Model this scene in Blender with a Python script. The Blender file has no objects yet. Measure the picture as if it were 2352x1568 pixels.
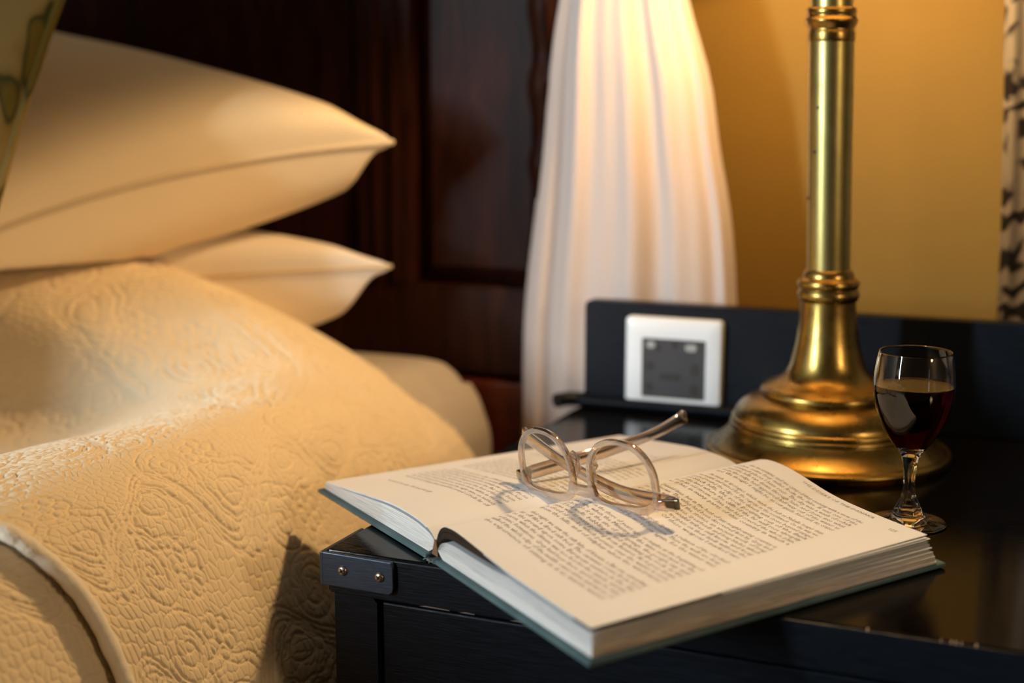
import bpy, bmesh, math, random
import numpy as np
from mathutils import Vector, Matrix

random.seed(7)
rng = np.random.default_rng(7)
scene = bpy.context.scene
col = scene.collection
PI = math.pi
ZT = 0.62            # height of the nightstand top above the floor; all coordinates below are relative to that top

# ------------------------------------------------------------------ camera, world, lights, exposure
cam_d = bpy.data.cameras.new('camera')
cam = bpy.data.objects.new('camera', cam_d)
col.objects.link(cam)
cam.location = (0.4293, -0.7068, 0.273 + ZT)
cam.rotation_euler = (PI / 2 - math.radians(10.135), 0, math.radians(23.563))
cam_d.lens = 50.0
cam_d.sensor_width = 36.0
cam_d.clip_start = 0.01
cam_d.dof.use_dof = True
cam_d.dof.focus_distance = 0.872
cam_d.dof.aperture_fstop = 3.3
cam_d.dof.aperture_blades = 0
scene.camera = cam

world = bpy.data.worlds.new('world')
scene.world = world
world.use_nodes = True
world.node_tree.nodes['Background'].inputs[0].default_value = (0.75, 0.87, 1.0, 1)
world.node_tree.nodes['Background'].inputs[1].default_value = 1.0

def area(name, loc, target, sx, sy, power, color):
    d = bpy.data.lights.new(name, 'AREA')
    d.shape = 'RECTANGLE'; d.size = sx; d.size_y = sy; d.energy = power; d.color = color
    o = bpy.data.objects.new(name, d); col.objects.link(o)
    o.location = loc
    o.rotation_euler = (Vector(target) - Vector(loc)).to_track_quat('-Z', 'Y').to_euler()
    return o
area('daylight', (-1.96, -3.02, ZT + 0.85), (-1.96, 0, ZT + 0.85), 0.24, 1.45, 285, (0.80, 0.92, 1.0))
room_d = bpy.data.lights.new('room_lamp', 'POINT')      # a second warm lamp across the room, to the right
room_d.energy = 26; room_d.color = (1.0, .72, .44); room_d.shadow_soft_size = .12
room_l = bpy.data.objects.new('room_lamp', room_d); col.objects.link(room_l)
room_l.location = (1.85, -.75, ZT + .60)

LAMP_POWER = 12.4
LAMP_COLOR = (1.0, 0.63, 0.285)
vs = scene.view_settings
vs.view_transform = 'Standard'; vs.look = 'None'; vs.gamma = 1.0; vs.exposure = 0.0
vs.use_curve_mapping = False
scene.cycles.use_denoising = True
scene.cycles.max_bounces = 10
scene.cycles.transmission_bounces = 10
scene.cycles.transparent_max_bounces = 16
scene.cycles.sample_clamp_indirect = 4.0
scene.cycles.blur_glossy = 0.5

# ------------------------------------------------------------------ materials
def rgb(c):
    return (c[0], c[1], c[2], 1.0)

class M:
    """a node material with a Principled shader and a few helpers"""
    def __init__(s, name, color=(.8, .8, .8), rough=.5, metal=0.0, **kw):
        s.m = bpy.data.materials.new(name)
        s.m.use_nodes = True
        s.t = s.m.node_tree
        s.b = s.t.nodes['Principled BSDF']
        s.b.inputs['Base Color'].default_value = rgb(color)
        s.b.inputs['Roughness'].default_value = rough
        s.b.inputs['Metallic'].default_value = metal
        for k, v in kw.items():
            s.b.inputs[k.replace('_', ' ')].default_value = v
        s.tc = None
    def n(s, kind, **kw):
        x = s.t.nodes.new(kind)
        for k, v in kw.items():
            setattr(x, k, v)
        return x
    def link(s, a, b):
        s.t.links.new(a, b)
    def coord(s, scale=(1, 1, 1), rot=(0, 0, 0)):
        if s.tc is None:
            s.tc = s.n('ShaderNodeTexCoord')
        mp = s.n('ShaderNodeMapping')
        mp.inputs['Scale'].default_value = scale
        mp.inputs['Rotation'].default_value = rot
        s.link(s.tc.outputs['Object'], mp.inputs['Vector'])
        return mp.outputs[0]
    def noise(s, scale, detail=3, stretch=(1, 1, 1), rough=.5, dist=0.0):
        nz = s.n('ShaderNodeTexNoise')
        nz.inputs['Scale'].default_value = scale
        nz.inputs['Detail'].default_value = detail
        nz.inputs['Roughness'].default_value = rough
        nz.inputs['Distortion'].default_value = dist
        s.link(s.coord(stretch), nz.inputs['Vector'])
        return nz.outputs['Fac']
    def ramp(s, fac, stops):
        r = s.n('ShaderNodeValToRGB')
        e = r.color_ramp.elements
        while len(e) < len(stops):
            e.new(0.5)
        for el, (p, c) in zip(e, stops):
            el.position = p
            el.color = rgb(c) if len(c) == 3 else c
        s.link(fac, r.inputs[0])
        return r.outputs[0]
    def color(s, sock):
        s.link(sock, s.b.inputs['Base Color']); return s
    def rough(s, sock):
        s.link(sock, s.b.inputs['Roughness']); return s
    def bump(s, fac, strength=.3, dist=.001):
        b = s.n('ShaderNodeBump')
        b.inputs['Strength'].default_value = strength
        b.inputs['Distance'].default_value = dist
        s.link(fac, b.inputs['Height'])
        s.link(b.outputs[0], s.b.inputs['Normal'])
        return s

def g(v):
    return (v, v, v)

MAT = {}
# black painted wood
m = M('black_paint', (.010, .012, .016), .34, Specular_IOR_Level=.13)
m.color(m.ramp(m.noise(60, 5, (1, 8, 30)), [(.35, (.0022, .0034, .0056)), (.75, (.007, .011, .018))]))
m.rough(m.ramp(m.noise(90, 4, (1, 10, 26)), [(.3, g(.28)), (.8, g(.5))]))
m.bump(m.noise(120, 4, (.6, 8, 14)), .35, .0006)
MAT['black'] = m.m
m = M('black_top', (.012, .010, .008), .2, Specular_IOR_Level=.12)
m.color(m.ramp(m.noise(40, 5, (1, 12, 12)), [(.4, (.0022, .0021, .0020)), (.8, (.006, .005, .004))]))
m.rough(m.ramp(m.noise(70, 4, (1, 10, 10)), [(.3, g(.05)), (.8, g(.13))]))
m.bump(m.noise(150, 3, (.5, 8, 8)), .12, .0004)
MAT['black_top'] = m.m
m = M('worn_edge', (.17, .13, .09), .6)
MAT['worn'] = m.m
m = M('black_metal', (.032, .048, .078), .40, .5)
m.rough(m.ramp(m.noise(140, 4, (1, 1, 5)), [(.3, g(.30)), (.8, g(.5))]))
m.bump(m.noise(160, 4, (1, 6, 8)), .25, .0004)
MAT['black_metal'] = m.m
m = M('screw_metal', (.42, .36, .26), .33, 1.0)
MAT['screw'] = m.m
m = M('dark_slot', (.02, .016, .012), .6)
MAT['dark'] = m.m
# brass
m = M('brass', (.55, .36, .10), .27, 1.0)
m.color(m.ramp(m.noise(38, 6, (1, 1, 1), .65), [(.28, (.10, .06, .018)), (.42, (.27, .18, .050)), (.7, (.38, .265, .075))]))
m.rough(m.ramp(m.noise(60, 5), [(.3, g(.34)), (.75, g(.23))]))
m.bump(m.noise(300, 3, (1, 1, 3)), .05, .0003)
MAT['brass'] = m.m
m = M('brass_pole', (.46, .36, .13), .33, 1.0)
m.color(m.ramp(m.noise(45, 6, (1, 1, .6), .65), [(.25, (.15, .11, .04)), (.40, (.36, .30, .11)), (.75, (.46, .39, .15))]))
m.bump(m.noise(320, 3, (1, 1, .25)), .05, .0003)
MAT['brass_pole'] = m.m
m = M('tarnish', (.03, .024, .02), .6, .3)
MAT['tarnish'] = m.m
# paper
m = M('paper', (.84, .77, .69), .75, Specular_IOR_Level=.25)
m.color(m.ramp(m.noise(14, 3), [(.3, (.77, .80, .82)), (.7, (.81, .84, .87))]))
m.bump(m.noise(420, 2), .04, .0003)
MAT['paper'] = m.m
m = M('paper_edge', (.80, .78, .74), .8, Specular_IOR_Level=.2)
m.color(m.ramp(m.noise(30, 4, (1, 1, 70), .7), [(.30, (.42, .40, .37)), (.48, (.74, .72, .68)), (.8, (.88, .87, .84))]))
m.bump(m.noise(30, 4, (1, 1, 70)), .5, .0005)
MAT['paper_edge'] = m.m
m = M('fore_edge', (.62, .56, .48), .8, Specular_IOR_Level=.2)
m.color(m.ramp(m.noise(30, 4, (1, 1, 70), .7), [(.32, (.12, .095, .07)), (.46, (.50, .42, .33)), (.64, (.90, .80, .66))]))
m.bump(m.noise(30, 4, (1, 1, 70)), .5, .0005)
MAT['fore_edge'] = m.m
m = M('ink', (.16, .13, .12), .8)
MAT['ink'] = m.m
m = M('faded_ink', (.36, .29, .24), .8)
MAT['faded_ink'] = m.m
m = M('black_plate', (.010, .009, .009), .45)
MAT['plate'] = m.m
m = M('book_cloth', (.13, .22, .24), .62)
m.color(m.ramp(m.noise(35, 5), [(.3, (.055, .115, .128)), (.75, (.115, .185, .195))]))
m.bump(m.noise(900, 2), .3, .0003)
MAT['cloth'] = m.m
m = M('book_cloth_worn', (.46, .52, .50), .8)
m.color(m.ramp(m.noise(160, 4), [(.35, (.10, .16, .17)), (.6, (.36, .40, .38))]))
MAT['cloth_worn'] = m.m
m = M('glue', (.20, .10, .05), .7)
MAT['glue'] = m.m
# glass and plastics
m = M('clear_glass', (1, 1, 1), .0, Transmission_Weight=1.0, IOR=1.45)
MAT['glass'] = m.m
m = M('red_wine', (.022, .0006, .0004), .0, Transmission_Weight=1.0, IOR=1.34)
MAT['wine'] = m.m

def thin_glass(name, tint, refl):
    mm = bpy.data.materials.new(name); mm.use_nodes = True
    t = mm.node_tree
    for x in list(t.nodes):
        t.nodes.remove(x)
    out = t.nodes.new('ShaderNodeOutputMaterial'); mix = t.nodes.new('ShaderNodeMixShader')
    tr = t.nodes.new('ShaderNodeBsdfTransparent'); gl = t.nodes.new('ShaderNodeBsdfGlossy'); fr = t.nodes.new('ShaderNodeFresnel')
    tr.inputs[0].default_value = rgb(tint); gl.inputs['Roughness'].default_value = .02
    fr.inputs[0].default_value = refl
    t.links.new(fr.outputs[0], mix.inputs[0]); t.links.new(tr.outputs[0], mix.inputs[1]); t.links.new(gl.outputs[0], mix.inputs[2])
    t.links.new(mix.outputs[0], out.inputs[0])
    return mm
MAT['lens'] = thin_glass('lens_glass', (.97, .965, .95), 1.14)

def crystal(name, tint, tint2):
    """clear beige acetate: part refracting, part straight through, with a glossy coat"""
    mm = bpy.data.materials.new(name); mm.use_nodes = True
    t = mm.node_tree
    b = t.nodes['Principled BSDF']; out = t.nodes['Material Output']
    b.inputs['Base Color'].default_value = rgb(tint); b.inputs['Roughness'].default_value = .04
    b.inputs['Transmission Weight'].default_value = 1.0; b.inputs['IOR'].default_value = 1.47
    tr = t.nodes.new('ShaderNodeBsdfTransparent'); tr.inputs[0].default_value = rgb(tint2)
    mix = t.nodes.new('ShaderNodeMixShader'); mix.inputs[0].default_value = .42
    t.links.new(b.outputs[0], mix.inputs[1]); t.links.new(tr.outputs[0], mix.inputs[2]); t.links.new(mix.outputs[0], out.inputs[0])
    return mm
MAT['acetate'] = crystal('clear_beige_acetate', (.95, .85, .76), (.88, .78, .70))
MAT['temple'] = crystal('beige_acetate_temple', (.86, .71, .57), (.74, .60, .48))
m = M('hinge_metal', (.10, .085, .055), .22, 1.0)
MAT['hinge'] = m.m
m = M('white_plastic', (.76, .80, .83), .32)
MAT['white_plastic'] = m.m
m = M('black_plastic', (.040, .040, .045), .38)
MAT['black_plastic'] = m.m
m = M('grey_plastic', (.35, .37, .37), .35)
MAT['grey_plastic'] = m.m
# wood
m = M('mahogany', (.055, .018, .010), .36, Specular_IOR_Level=.09)
m.color(m.ramp(m.noise(9, 6, (6, 6, .7), .6, 1.5), [(.3, (.010, .0025, .0015)), (.55, (.022, .006, .003)), (.8, (.042, .012, .005))]))
m.bump(m.noise(60, 4, (6, 6, .5)), .1, .0005)
MAT['wood'] = m.m
m = M('lamplit_mahogany', (.12, .025, .010), .35, Specular_IOR_Level=.25)
m.color(m.ramp(m.noise(9, 6, (.7, 6, 6), .6, 1.5), [(.3, (.050, .008, .003)), (.8, (.13, .022, .007))]))  # headboard wood made redder, lamp light on the lower rail put into the colour
MAT['lit_wood'] = m.m
# walls
m = M('ochre_wall', (.60, .34, .08), .82)
m.color(m.ramp(m.noise(5, 4), [(.3, (.145, .080, .004)), (.75, (.175, .098, .006))]))
m.bump(m.noise(260, 3), .12, .0006)
MAT['wall'] = m.m
m = M('plain_wall', (.16, .12, .07), .85)
m.bump(m.noise(200, 2), .1, .0005)
MAT['wall2'] = m.m
m = M('ceiling_white', (.75, .72, .66), .9)
m.bump(m.noise(200, 2), .1, .0005)
MAT['ceil'] = m.m
m.b.inputs['Base Color'].default_value = rgb((.30, .26, .20))
m = M('floor_wood', (.14, .075, .035), .4)
m.color(m.ramp(m.noise(5, 5, (1, 10, 1)), [(.3, (.08, .04, .02)), (.8, (.18, .10, .05))]))
MAT['floor'] = m.m
# fabrics
def fabric(name, c1, c2, weave=900, sheen=.15, bump=.12, fold=None):
    mm = M(name, c1, .9, Sheen_Weight=sheen, Specular_IOR_Level=.15)
    mm.color(mm.ramp(mm.noise(7, 4), [(.3, c1), (.75, c2)]))
    h = mm.noise(weave, 2)
    if fold:
        ad = mm.n('ShaderNodeMath', operation='MULTIPLY_ADD')
        mm.link(mm.noise(fold, 3, (1, 1, 1), .55, .6), ad.inputs[0]); ad.inputs[1].default_value = 9.0
        mm.link(h, ad.inputs[2]); h = ad.outputs[0]
    mm.bump(h, bump, .0008)
    return mm.m
MAT['quilt'] = fabric('cream_quilt', (.81, .68, .47), (.85, .72, .51), 1100, .25, .10)
MAT['binding'] = fabric('daylit_binding', (.86, .79, .66), (.90, .83, .70), 700, .5, .3, 60)  # whiter than the quilt: window light on the hem put into the colour
MAT['pillow'] = fabric('cream_cotton', (.82, .68, .46), (.86, .72, .50), 1000, .1, .12, 14)
MAT['pillow2'] = fabric('white_cotton', (.82, .74, .62), (.86, .78, .66), 1000, .1, .12, 14)
MAT['sheet'] = fabric('white_sheet', (.44, .39, .32), (.48, .43, .36), 900, .1, .1, 10)
MAT['piping'] = fabric('cream_piping', (.62, .50, .33), (.66, .54, .36), 900, .1, .1)
m = M('canopy_voile', (.51, .44, .405), .85, Sheen_Weight=.1, Specular_IOR_Level=.1)
m.b.inputs['Subsurface Weight'].default_value = .0
m.bump(m.noise(500, 2, (3, 3, .3)), .1, .0005)
MAT['voile'] = m.m
# green leaf cushion, its print darkened to hold the shade it sits in
m = M('leaf_print', (.5, .45, .25), .85, Specular_IOR_Level=.15)
wv = m.n('ShaderNodeTexWave', wave_type='BANDS', bands_direction='X')
wv.inputs['Scale'].default_value = 13.0; wv.inputs['Distortion'].default_value = 8.0
wv.inputs['Detail'].default_value = 2.0; wv.inputs['Detail Scale'].default_value = 1.3
m.link(m.coord((1, 1, .5), (0, .5, .6)), wv.inputs['Vector'])
leaf = m.ramp(wv.outputs['Fac'], [(.34, (.15, .115, .022)), (.50, (.045, .052, .022)), (.60, (.22, .165, .05)), (.80, (.29, .22, .08))])
m.color(leaf)
m.bump(m.noise(16, 3), .25, .004)
MAT['leaf'] = m.m
# black on cream toile
m = M('toile_print', (.6, .55, .5), .85, Specular_IOR_Level=.15)
wv = m.n('ShaderNodeTexWave', wave_type='RINGS', rings_direction='SPHERICAL')
wv.inputs['Scale'].default_value = 11.0; wv.inputs['Distortion'].default_value = 16.0
wv.inputs['Detail'].default_value = 2.5; wv.inputs['Detail Scale'].default_value = 1.6
m.link(m.coord((1, 1, 1)), wv.inputs['Vector'])
f1 = m.ramp(wv.outputs['Fac'], [(.30, (.012, .011, .012)), (.46, (.05, .045, .04)), (.60, (.17, .15, .13)), (.9, (.21, .19, .16))])
blot = m.ramp(m.noise(26, 2, (1, 1, 1), .5, .5), [(.42, g(0)), (.50, g(1))])
mx = m.n('ShaderNodeMix', data_type='RGBA')
m.link(blot, mx.inputs['Factor']); mx.inputs['A'].default_value = rgb((.21, .19, .16)); m.link(f1, mx.inputs['B'])
m.color(mx.outputs['Result'])
MAT['toile'] = m.m
m = M('shade_linen', (.34, .26, .16), .9, Transmission_Weight=0.0)
tl = m.n('ShaderNodeBsdfTranslucent'); tl.inputs[0].default_value = rgb((.40, .30, .18))
ms = m.n('ShaderNodeMixShader'); ms.inputs[0].default_value = .35
m.link(m.b.outputs[0], ms.inputs[1]); m.link(tl.outputs[0], ms.inputs[2]); m.link(ms.outputs[0], m.t.nodes['Material Output'].inputs[0])
MAT['shade'] = m.m
m = M('bulb_glass', (1, .9, .7), .3)
m.b.inputs['Emission Color'].default_value = rgb((1, .62, .28)); m.b.inputs['Emission Strength'].default_value = 12.0
MAT['bulb'] = m.m

# ------------------------------------------------------------------ object helpers (absolute table coordinates in, local meshes out)
ORG = {}
def thing(name, loc, label, cat, group=None):
    o = bpy.data.objects.new(name, None)
    col.objects.link(o)
    o.empty_display_size = .05
    o.location = (loc[0], loc[1], loc[2] + ZT)
    ORG[o.name] = Vector(loc)
    o['label'] = label; o['category'] = cat
    if group: o['group'] = group
    return o

def tag(o, label, cat, group=None):
    o['label'] = label; o['category'] = cat
    if group: o['group'] = group
    return o

def link_mesh(name, me, parent=None, org=None, mats=()):
    o = bpy.data.objects.new(name, me)
    col.objects.link(o)
    for mt in mats:
        me.materials.append(MAT[mt] if isinstance(mt, str) else mt)
    if parent is not None:
        o.parent = parent
        po = ORG[parent.name]
        ORG[o.name] = po.copy()
    else:
        o.location = (org[0], org[1], org[2] + ZT)
        ORG[o.name] = Vector(org)
    return o

def mesh(name, verts, faces, mat, parent=None, smooth=True, org=None, fmat=None):
    v = np.asarray(verts, dtype=np.float64).reshape(-1, 3)
    if parent is not None:
        og = np.array(ORG[parent.name])
    else:
        og = np.array(org if org is not None else [(v[:, 0].min() + v[:, 0].max()) / 2, (v[:, 1].min() + v[:, 1].max()) / 2, v[:, 2].min()])
    me = bpy.data.meshes.new(name)
    me.from_pydata((v - og).tolist(), [], [tuple(f) for f in faces])
    if smooth:
        me.polygons.foreach_set('use_smooth', [True] * len(me.polygons))
    mats = mat if isinstance(mat, (list, tuple)) else [mat]
    o = link_mesh(name, me, parent, og, mats)
    if fmat is not None:
        me.polygons.foreach_set('material_index', list(fmat))
    me.update()
    if smooth and len(me.polygons) > 12:
        me.set_sharp_from_angle(angle=math.radians(52))
    return o

def grid_mesh(name, P, mat, parent=None, org=None, flip=False, smooth=True):
    """P: (n, m, 3) array -> fast quad grid"""
    n, mm_ = P.shape[:2]
    v = P.reshape(-1, 3)
    og = np.array(ORG[parent.name]) if parent is not None else np.array(org if org is not None else [v[:, 0].mean(), v[:, 1].mean(), v[:, 2].min()])
    me = bpy.data.meshes.new(name)
    idx = np.arange(n * mm_).reshape(n, mm_)
    q = np.stack([idx[:-1, :-1], idx[1:, :-1], idx[1:, 1:], idx[:-1, 1:]], -1).reshape(-1, 4)
    if flip: q = q[:, ::-1]
    me.vertices.add(len(v)); me.vertices.foreach_set('co', (v - og).astype(np.float32).ravel())
    me.loops.add(q.size); me.loops.foreach_set('vertex_index', q.astype(np.int32).ravel())
    me.polygons.add(len(q))
    me.polygons.foreach_set('loop_start', np.arange(0, q.size, 4, dtype=np.int32))
    me.polygons.foreach_set('loop_total', np.full(len(q), 4, dtype=np.int32))
    if smooth: me.polygons.foreach_set('use_smooth', np.ones(len(q), dtype=bool))
    me.update(calc_edges=True); me.validate()
    return link_mesh(name, me, parent, og, [mat])

def box(name, lo, hi, mat, parent=None, bevel=.001, seg=2, xf=None, org=None):
    bm = bmesh.new()
    bmesh.ops.create_cube(bm, size=1.0)
    lo = Vector(lo); hi = Vector(hi)
    for v in bm.verts:
        v.co = Vector([lo[i] + (v.co[i] + .5) * (hi[i] - lo[i]) for i in range(3)])
    if bevel > 0:
        bmesh.ops.bevel(bm, geom=list(bm.edges), offset=bevel, segments=seg, affect='EDGES', profile=.5)
    if xf:
        for v in bm.verts:
            v.co = Vector(xf(v.co))
    og = ORG[parent.name] if parent is not None else Vector(org) if org is not None else Vector(((lo.x + hi.x) / 2, (lo.y + hi.y) / 2, lo.z)) if not xf else Vector(xf(Vector(((lo.x + hi.x) / 2, (lo.y + hi.y) / 2, lo.z))))
    for v in bm.verts:
        v.co -= og
    me = bpy.data.meshes.new(name)
    bm.to_mesh(me); bm.free()
    for p in me.polygons: p.use_smooth = False
    return link_mesh(name, me, parent, og, [mat])

def lathe(name, prof, axis, mat, parent=None, seg=64, shear=(0, 0), org=None, close=False, wob=None):
    vs_, fs = [], []
    n = len(prof)
    for (r, z) in prof:
        for k in range(seg):
            a = 2 * PI * k / seg
            rr = r if wob is None else r * wob(a, z)
            vs_.append((axis[0] + shear[0] * z + rr * math.cos(a), axis[1] + shear[1] * z + rr * math.sin(a), z))
    for i in range(n - 1 + (1 if close else 0)):
        for k in range(seg):
            a, b = i * seg + k, i * seg + (k + 1) % seg
            j = (i + 1) % n
            c, d = j * seg + (k + 1) % seg, j * seg + k
            fs.append((a, b, c, d))
    if not close:
        if prof[0][0] > 1e-6: fs.append(tuple(range(seg - 1, -1, -1)))
        if prof[-1][0] > 1e-6: fs.append(tuple((n - 1) * seg + k for k in range(seg)))
    return mesh(name, vs_, fs, mat, parent, True, org)

def smooth_prof(pts, n=6):
    """Catmull-Rom through profile points"""
    p = [np.array(q, float) for q in pts]
    out = []
    for i in range(len(p) - 1):
        p0, p1, p2, p3 = p[max(i - 1, 0)], p[i], p[i + 1], p[min(i + 2, len(p) - 1)]
        for k in range(n):
            t = k / n
            out.append(.5 * ((2 * p1) + (-p0 + p2) * t + (2 * p0 - 5 * p1 + 4 * p2 - p3) * t * t + (-p0 + 3 * p1 - 3 * p2 + p3) * t ** 3))
    out.append(p[-1])
    return [tuple(q) for q in out]

def sweep(name, path, sect, mat, parent=None, closed=False, up=(0, 0, 1), scale=None, org=None, frames=None):
    """sweep a closed 2-D section (list of (a, b)) along a path; a lies along side, b along up"""
    path = [Vector(p) for p in path]
    n = len(path); k = len(sect)
    vs_, fs = [], []
    for i, p in enumerate(path):
        if closed:
            t = (path[(i + 1) % n] - path[i - 1]).normalized()
        else:
            t = (path[min(i + 1, n - 1)] - path[max(i - 1, 0)]).normalized()
        u = Vector(frames[i]) if frames else Vector(up)
        s = t.cross(u).normalized()
        u2 = s.cross(t).normalized()
        sc = scale[i] if scale else (1, 1)
        for (a, b) in sect:
            vs_.append(p + s * a * sc[0] + u2 * b * sc[1])
    for i in range(n if closed else n - 1):
        j = (i + 1) % n
        for q in range(k):
            r = (q + 1) % k
            fs.append((i * k + q, i * k + r, j * k + r, j * k + q))
    if not closed:
        fs.append(tuple(range(k - 1, -1, -1)))
        fs.append(tuple((n - 1) * k + q for q in range(k)))
    return mesh(name, vs_, fs, mat, parent, True, org)

def circ(r, n=8, ry=None):
    ry = r if ry is None else ry
    return [(r * math.cos(2 * PI * i / n), ry * math.sin(2 * PI * i / n)) for i in range(n)]

def rrect(w, h, r, n=3):
    out = []
    for cx, cy, a0 in ((w / 2 - r, h / 2 - r, 0), (-w / 2 + r, h / 2 - r, PI / 2), (-w / 2 + r, -h / 2 + r, PI), (w / 2 - r, -h / 2 + r, 1.5 * PI)):
        for i in range(n):
            a = a0 + PI / 2 * i / (n - 1)
            out.append((cx + r * math.cos(a), cy + r * math.sin(a)))
    return out

def prism(name, outline, y0, y1, mat, parent, xf=None, org=None):
    """outline in (x, z) extruded from y0 to y1"""
    n = len(outline)
    v = [(x, y0, z) for x, z in outline] + [(x, y1, z) for x, z in outline]
    if xf: v = [tuple(xf(Vector(q))) for q in v]
    f = [tuple(range(n)), tuple(range(2 * n - 1, n - 1, -1))] + [(i, n + i, n + (i + 1) % n, (i + 1) % n) for i in range(n)]
    return mesh(name, v, f, mat, parent, False, org)

YAW = math.radians(2.5)
WY = 0.430
def W(p):
    """wall frame: the wall, headboard and back panel stand 2.5 degrees off the nightstand front"""
    return Vector((p[0] * math.cos(YAW) - p[1] * math.sin(YAW), WY + p[0] * math.sin(YAW) + p[1] * math.cos(YAW), p[2]))

def interp(x, xs, ys):
    return np.interp(x, xs, ys)

def cr1(x, xs, ys):
    """smooth monotone-ish interpolation (cubic Hermite with finite-difference tangents)"""
    xs = np.asarray(xs, float); ys = np.asarray(ys, float)
    d = np.gradient(ys, xs)
    x = np.clip(x, xs[0], xs[-1])
    i = np.clip(np.searchsorted(xs, x) - 1, 0, len(xs) - 2)
    h = xs[i + 1] - xs[i]; t = (x - xs[i]) / h
    return (2 * t**3 - 3 * t**2 + 1) * ys[i] + (t**3 - 2 * t**2 + t) * h * d[i] + (-2 * t**3 + 3 * t**2) * ys[i + 1] + (t**3 - t**2) * h * d[i + 1]

# ------------------------------------------------------------------ the room
def struct(o):
    o['kind'] = 'structure'
    return o
struct(box('floor', (-2.6, -3.1, -ZT - .05), (2.3, .9, -ZT), 'floor', bevel=0))
struct(box('ceiling', (-2.6, -3.1, 2.0), (2.3, .9, 2.05), 'ceil', bevel=0))
struct(box('wall_back', (-2.6, .150, -ZT), (2.3, .23, 2.0), 'wall', bevel=0, xf=W))
struct(box('wall_right', (2.2, -3.1, -ZT), (2.3, .9, 2.0), 'wall2', bevel=0))
# front wall with a window opening
def holed_wall(name, pieces):
    V, Fc = [], []
    for lo, hi in pieces:
        b = len(V)
        for z in (lo[2], hi[2]):
            V += [(lo[0], lo[1], z), (hi[0], lo[1], z), (hi[0], hi[1], z), (lo[0], hi[1], z)]
        Fc += [(b, b + 3, b + 2, b + 1), (b + 4, b + 5, b + 6, b + 7)] + [(b + i, b + (i + 1) % 4, b + 4 + (i + 1) % 4, b + 4 + i) for i in range(4)]
    return struct(mesh(name, V, Fc, 'wall2', None, False))
wx0, wx1, wz0, wz1, wy = -2.11, -1.81, .12, 1.58, -2.9
holed_wall('wall_front', (((-2.6, wy - .1, -ZT), (wx0, wy, 2.0)), ((wx1, wy - .1, -ZT), (2.3, wy, 2.0)), ((wx0, wy - .1, -ZT), (wx1, wy, wz0)), ((wx0, wy - .1, wz1), (wx1, wy, 2.0))))
w1 = struct(box('window_1', (wx0 - .05, wy, wz0 - .06), (wx1 + .05, wy + .05, wz0), 'white_plastic', bevel=.004))
for lo, hi in (((wx0 - .05, wy, wz0), (wx0 + .03, wy + .03, wz1 + .05)), ((wx1 - .03, wy, wz0), (wx1 + .05, wy + .03, wz1 + .05)), ((wx0 + .03, wy, wz1 - .03), (wx1 - .03, wy + .03, wz1 + .05)),
               ((wx0 + .03, wy + .004, .83), (wx1 - .03, wy + .024, .86))):
    box('window_frame', lo, hi, 'white_plastic', w1, bevel=.003)
struct(box('wall_left', (-2.65, -3.1, -ZT), (-2.55, .9, 2.0), 'wall2', bevel=0))

# ------------------------------------------------------------------ nightstand
ns = thing('nightstand', (.38, .22, -ZT), 'black painted wooden nightstand with a metal corner bracket under the open book', 'nightstand')
XR, YB = .76, .455
box('top', (.0, .0, -.0265), (XR, YB, .0), 'black_top', ns, bevel=.0012)
box('front_rail', (.002, -.0012, -.0265), (XR, .012, -.0010), 'black', ns, bevel=.0008)
# left post with the chamfered top that runs into the rail
prism('post', [(.004, -.60), (.0330, -.60), (.0330, -.0300), (.0296, -.0258), (.027, -.0235), (.004, -.0235)], .0006, .03, 'black', ns)
box('side_panel', (.006, .03, -.60), (.022, YB, -.0265), 'black', ns, bevel=.001)
box('drawer_front', (.0345, .0040, -.235), (XR - .03, .020, -.0298), 'black', ns, bevel=.0012)
box('drawer_front', (.0345, .0040, -.440), (XR - .03, .020, -.240), 'black', ns, bevel=.0012)
box('plinth', (.0345, .0060, -.60), (XR - .03, .020, -.445), 'black', ns, bevel=.001)
box('post', (XR - .03, .0006, -.60), (XR, .03, -.0235), 'black', ns, bevel=.0008)
box('side_panel', (XR - .022, .03, -.60), (XR - .006, YB, -.0265), 'black', ns, bevel=.001)
for xx in (.01, XR - .06):
    for yy in (.005, YB - .055):
        box('foot', (xx, yy, -.62), (xx + .05, yy + .05, -.598), 'black', ns, bevel=.004)
# worn paint chips along the front edge
chips = []
bmv, bmf = [], []
for k in range(12):
    x = .05 + .46 * random.random() if k > 8 else random.choice([.345, .36, .395, .41, .44, .46]) + .02 * random.random()
    L, h = .0006 + .0016 * random.random(), .0002 + .0004 * random.random()
    b = len(bmv)
    bmv += [(x, -.0014, -.0010 - h), (x + L, -.0014, -.0010 - h * .6), (x + L * .8, -.0014, -.0006), (x + L * .1, -.0014, -.0006), (x + L * .8, .0008, .00012), (x + L * .1, .0008, .00012)]
    bmf += [(b, b + 1, b + 2, b + 3), (b + 3, b + 2, b + 4, b + 5)]
for x0, x1 in ((.062, .082), (.088, .098), (.12, .128)):
    b = len(bmv)
    bmv += [(x0, -.00125, -.0263), (x1, -.00125, -.0264), (x1, -.00125, -.0259), (x0 + .004, -.00125, -.0256)]
    bmf += [(b, b + 1, b + 2, b + 3)]
wn = mesh('worn_edge', bmv, bmf, 'worn', ns, False)
wn['kind'] = 'stuff'
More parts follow.
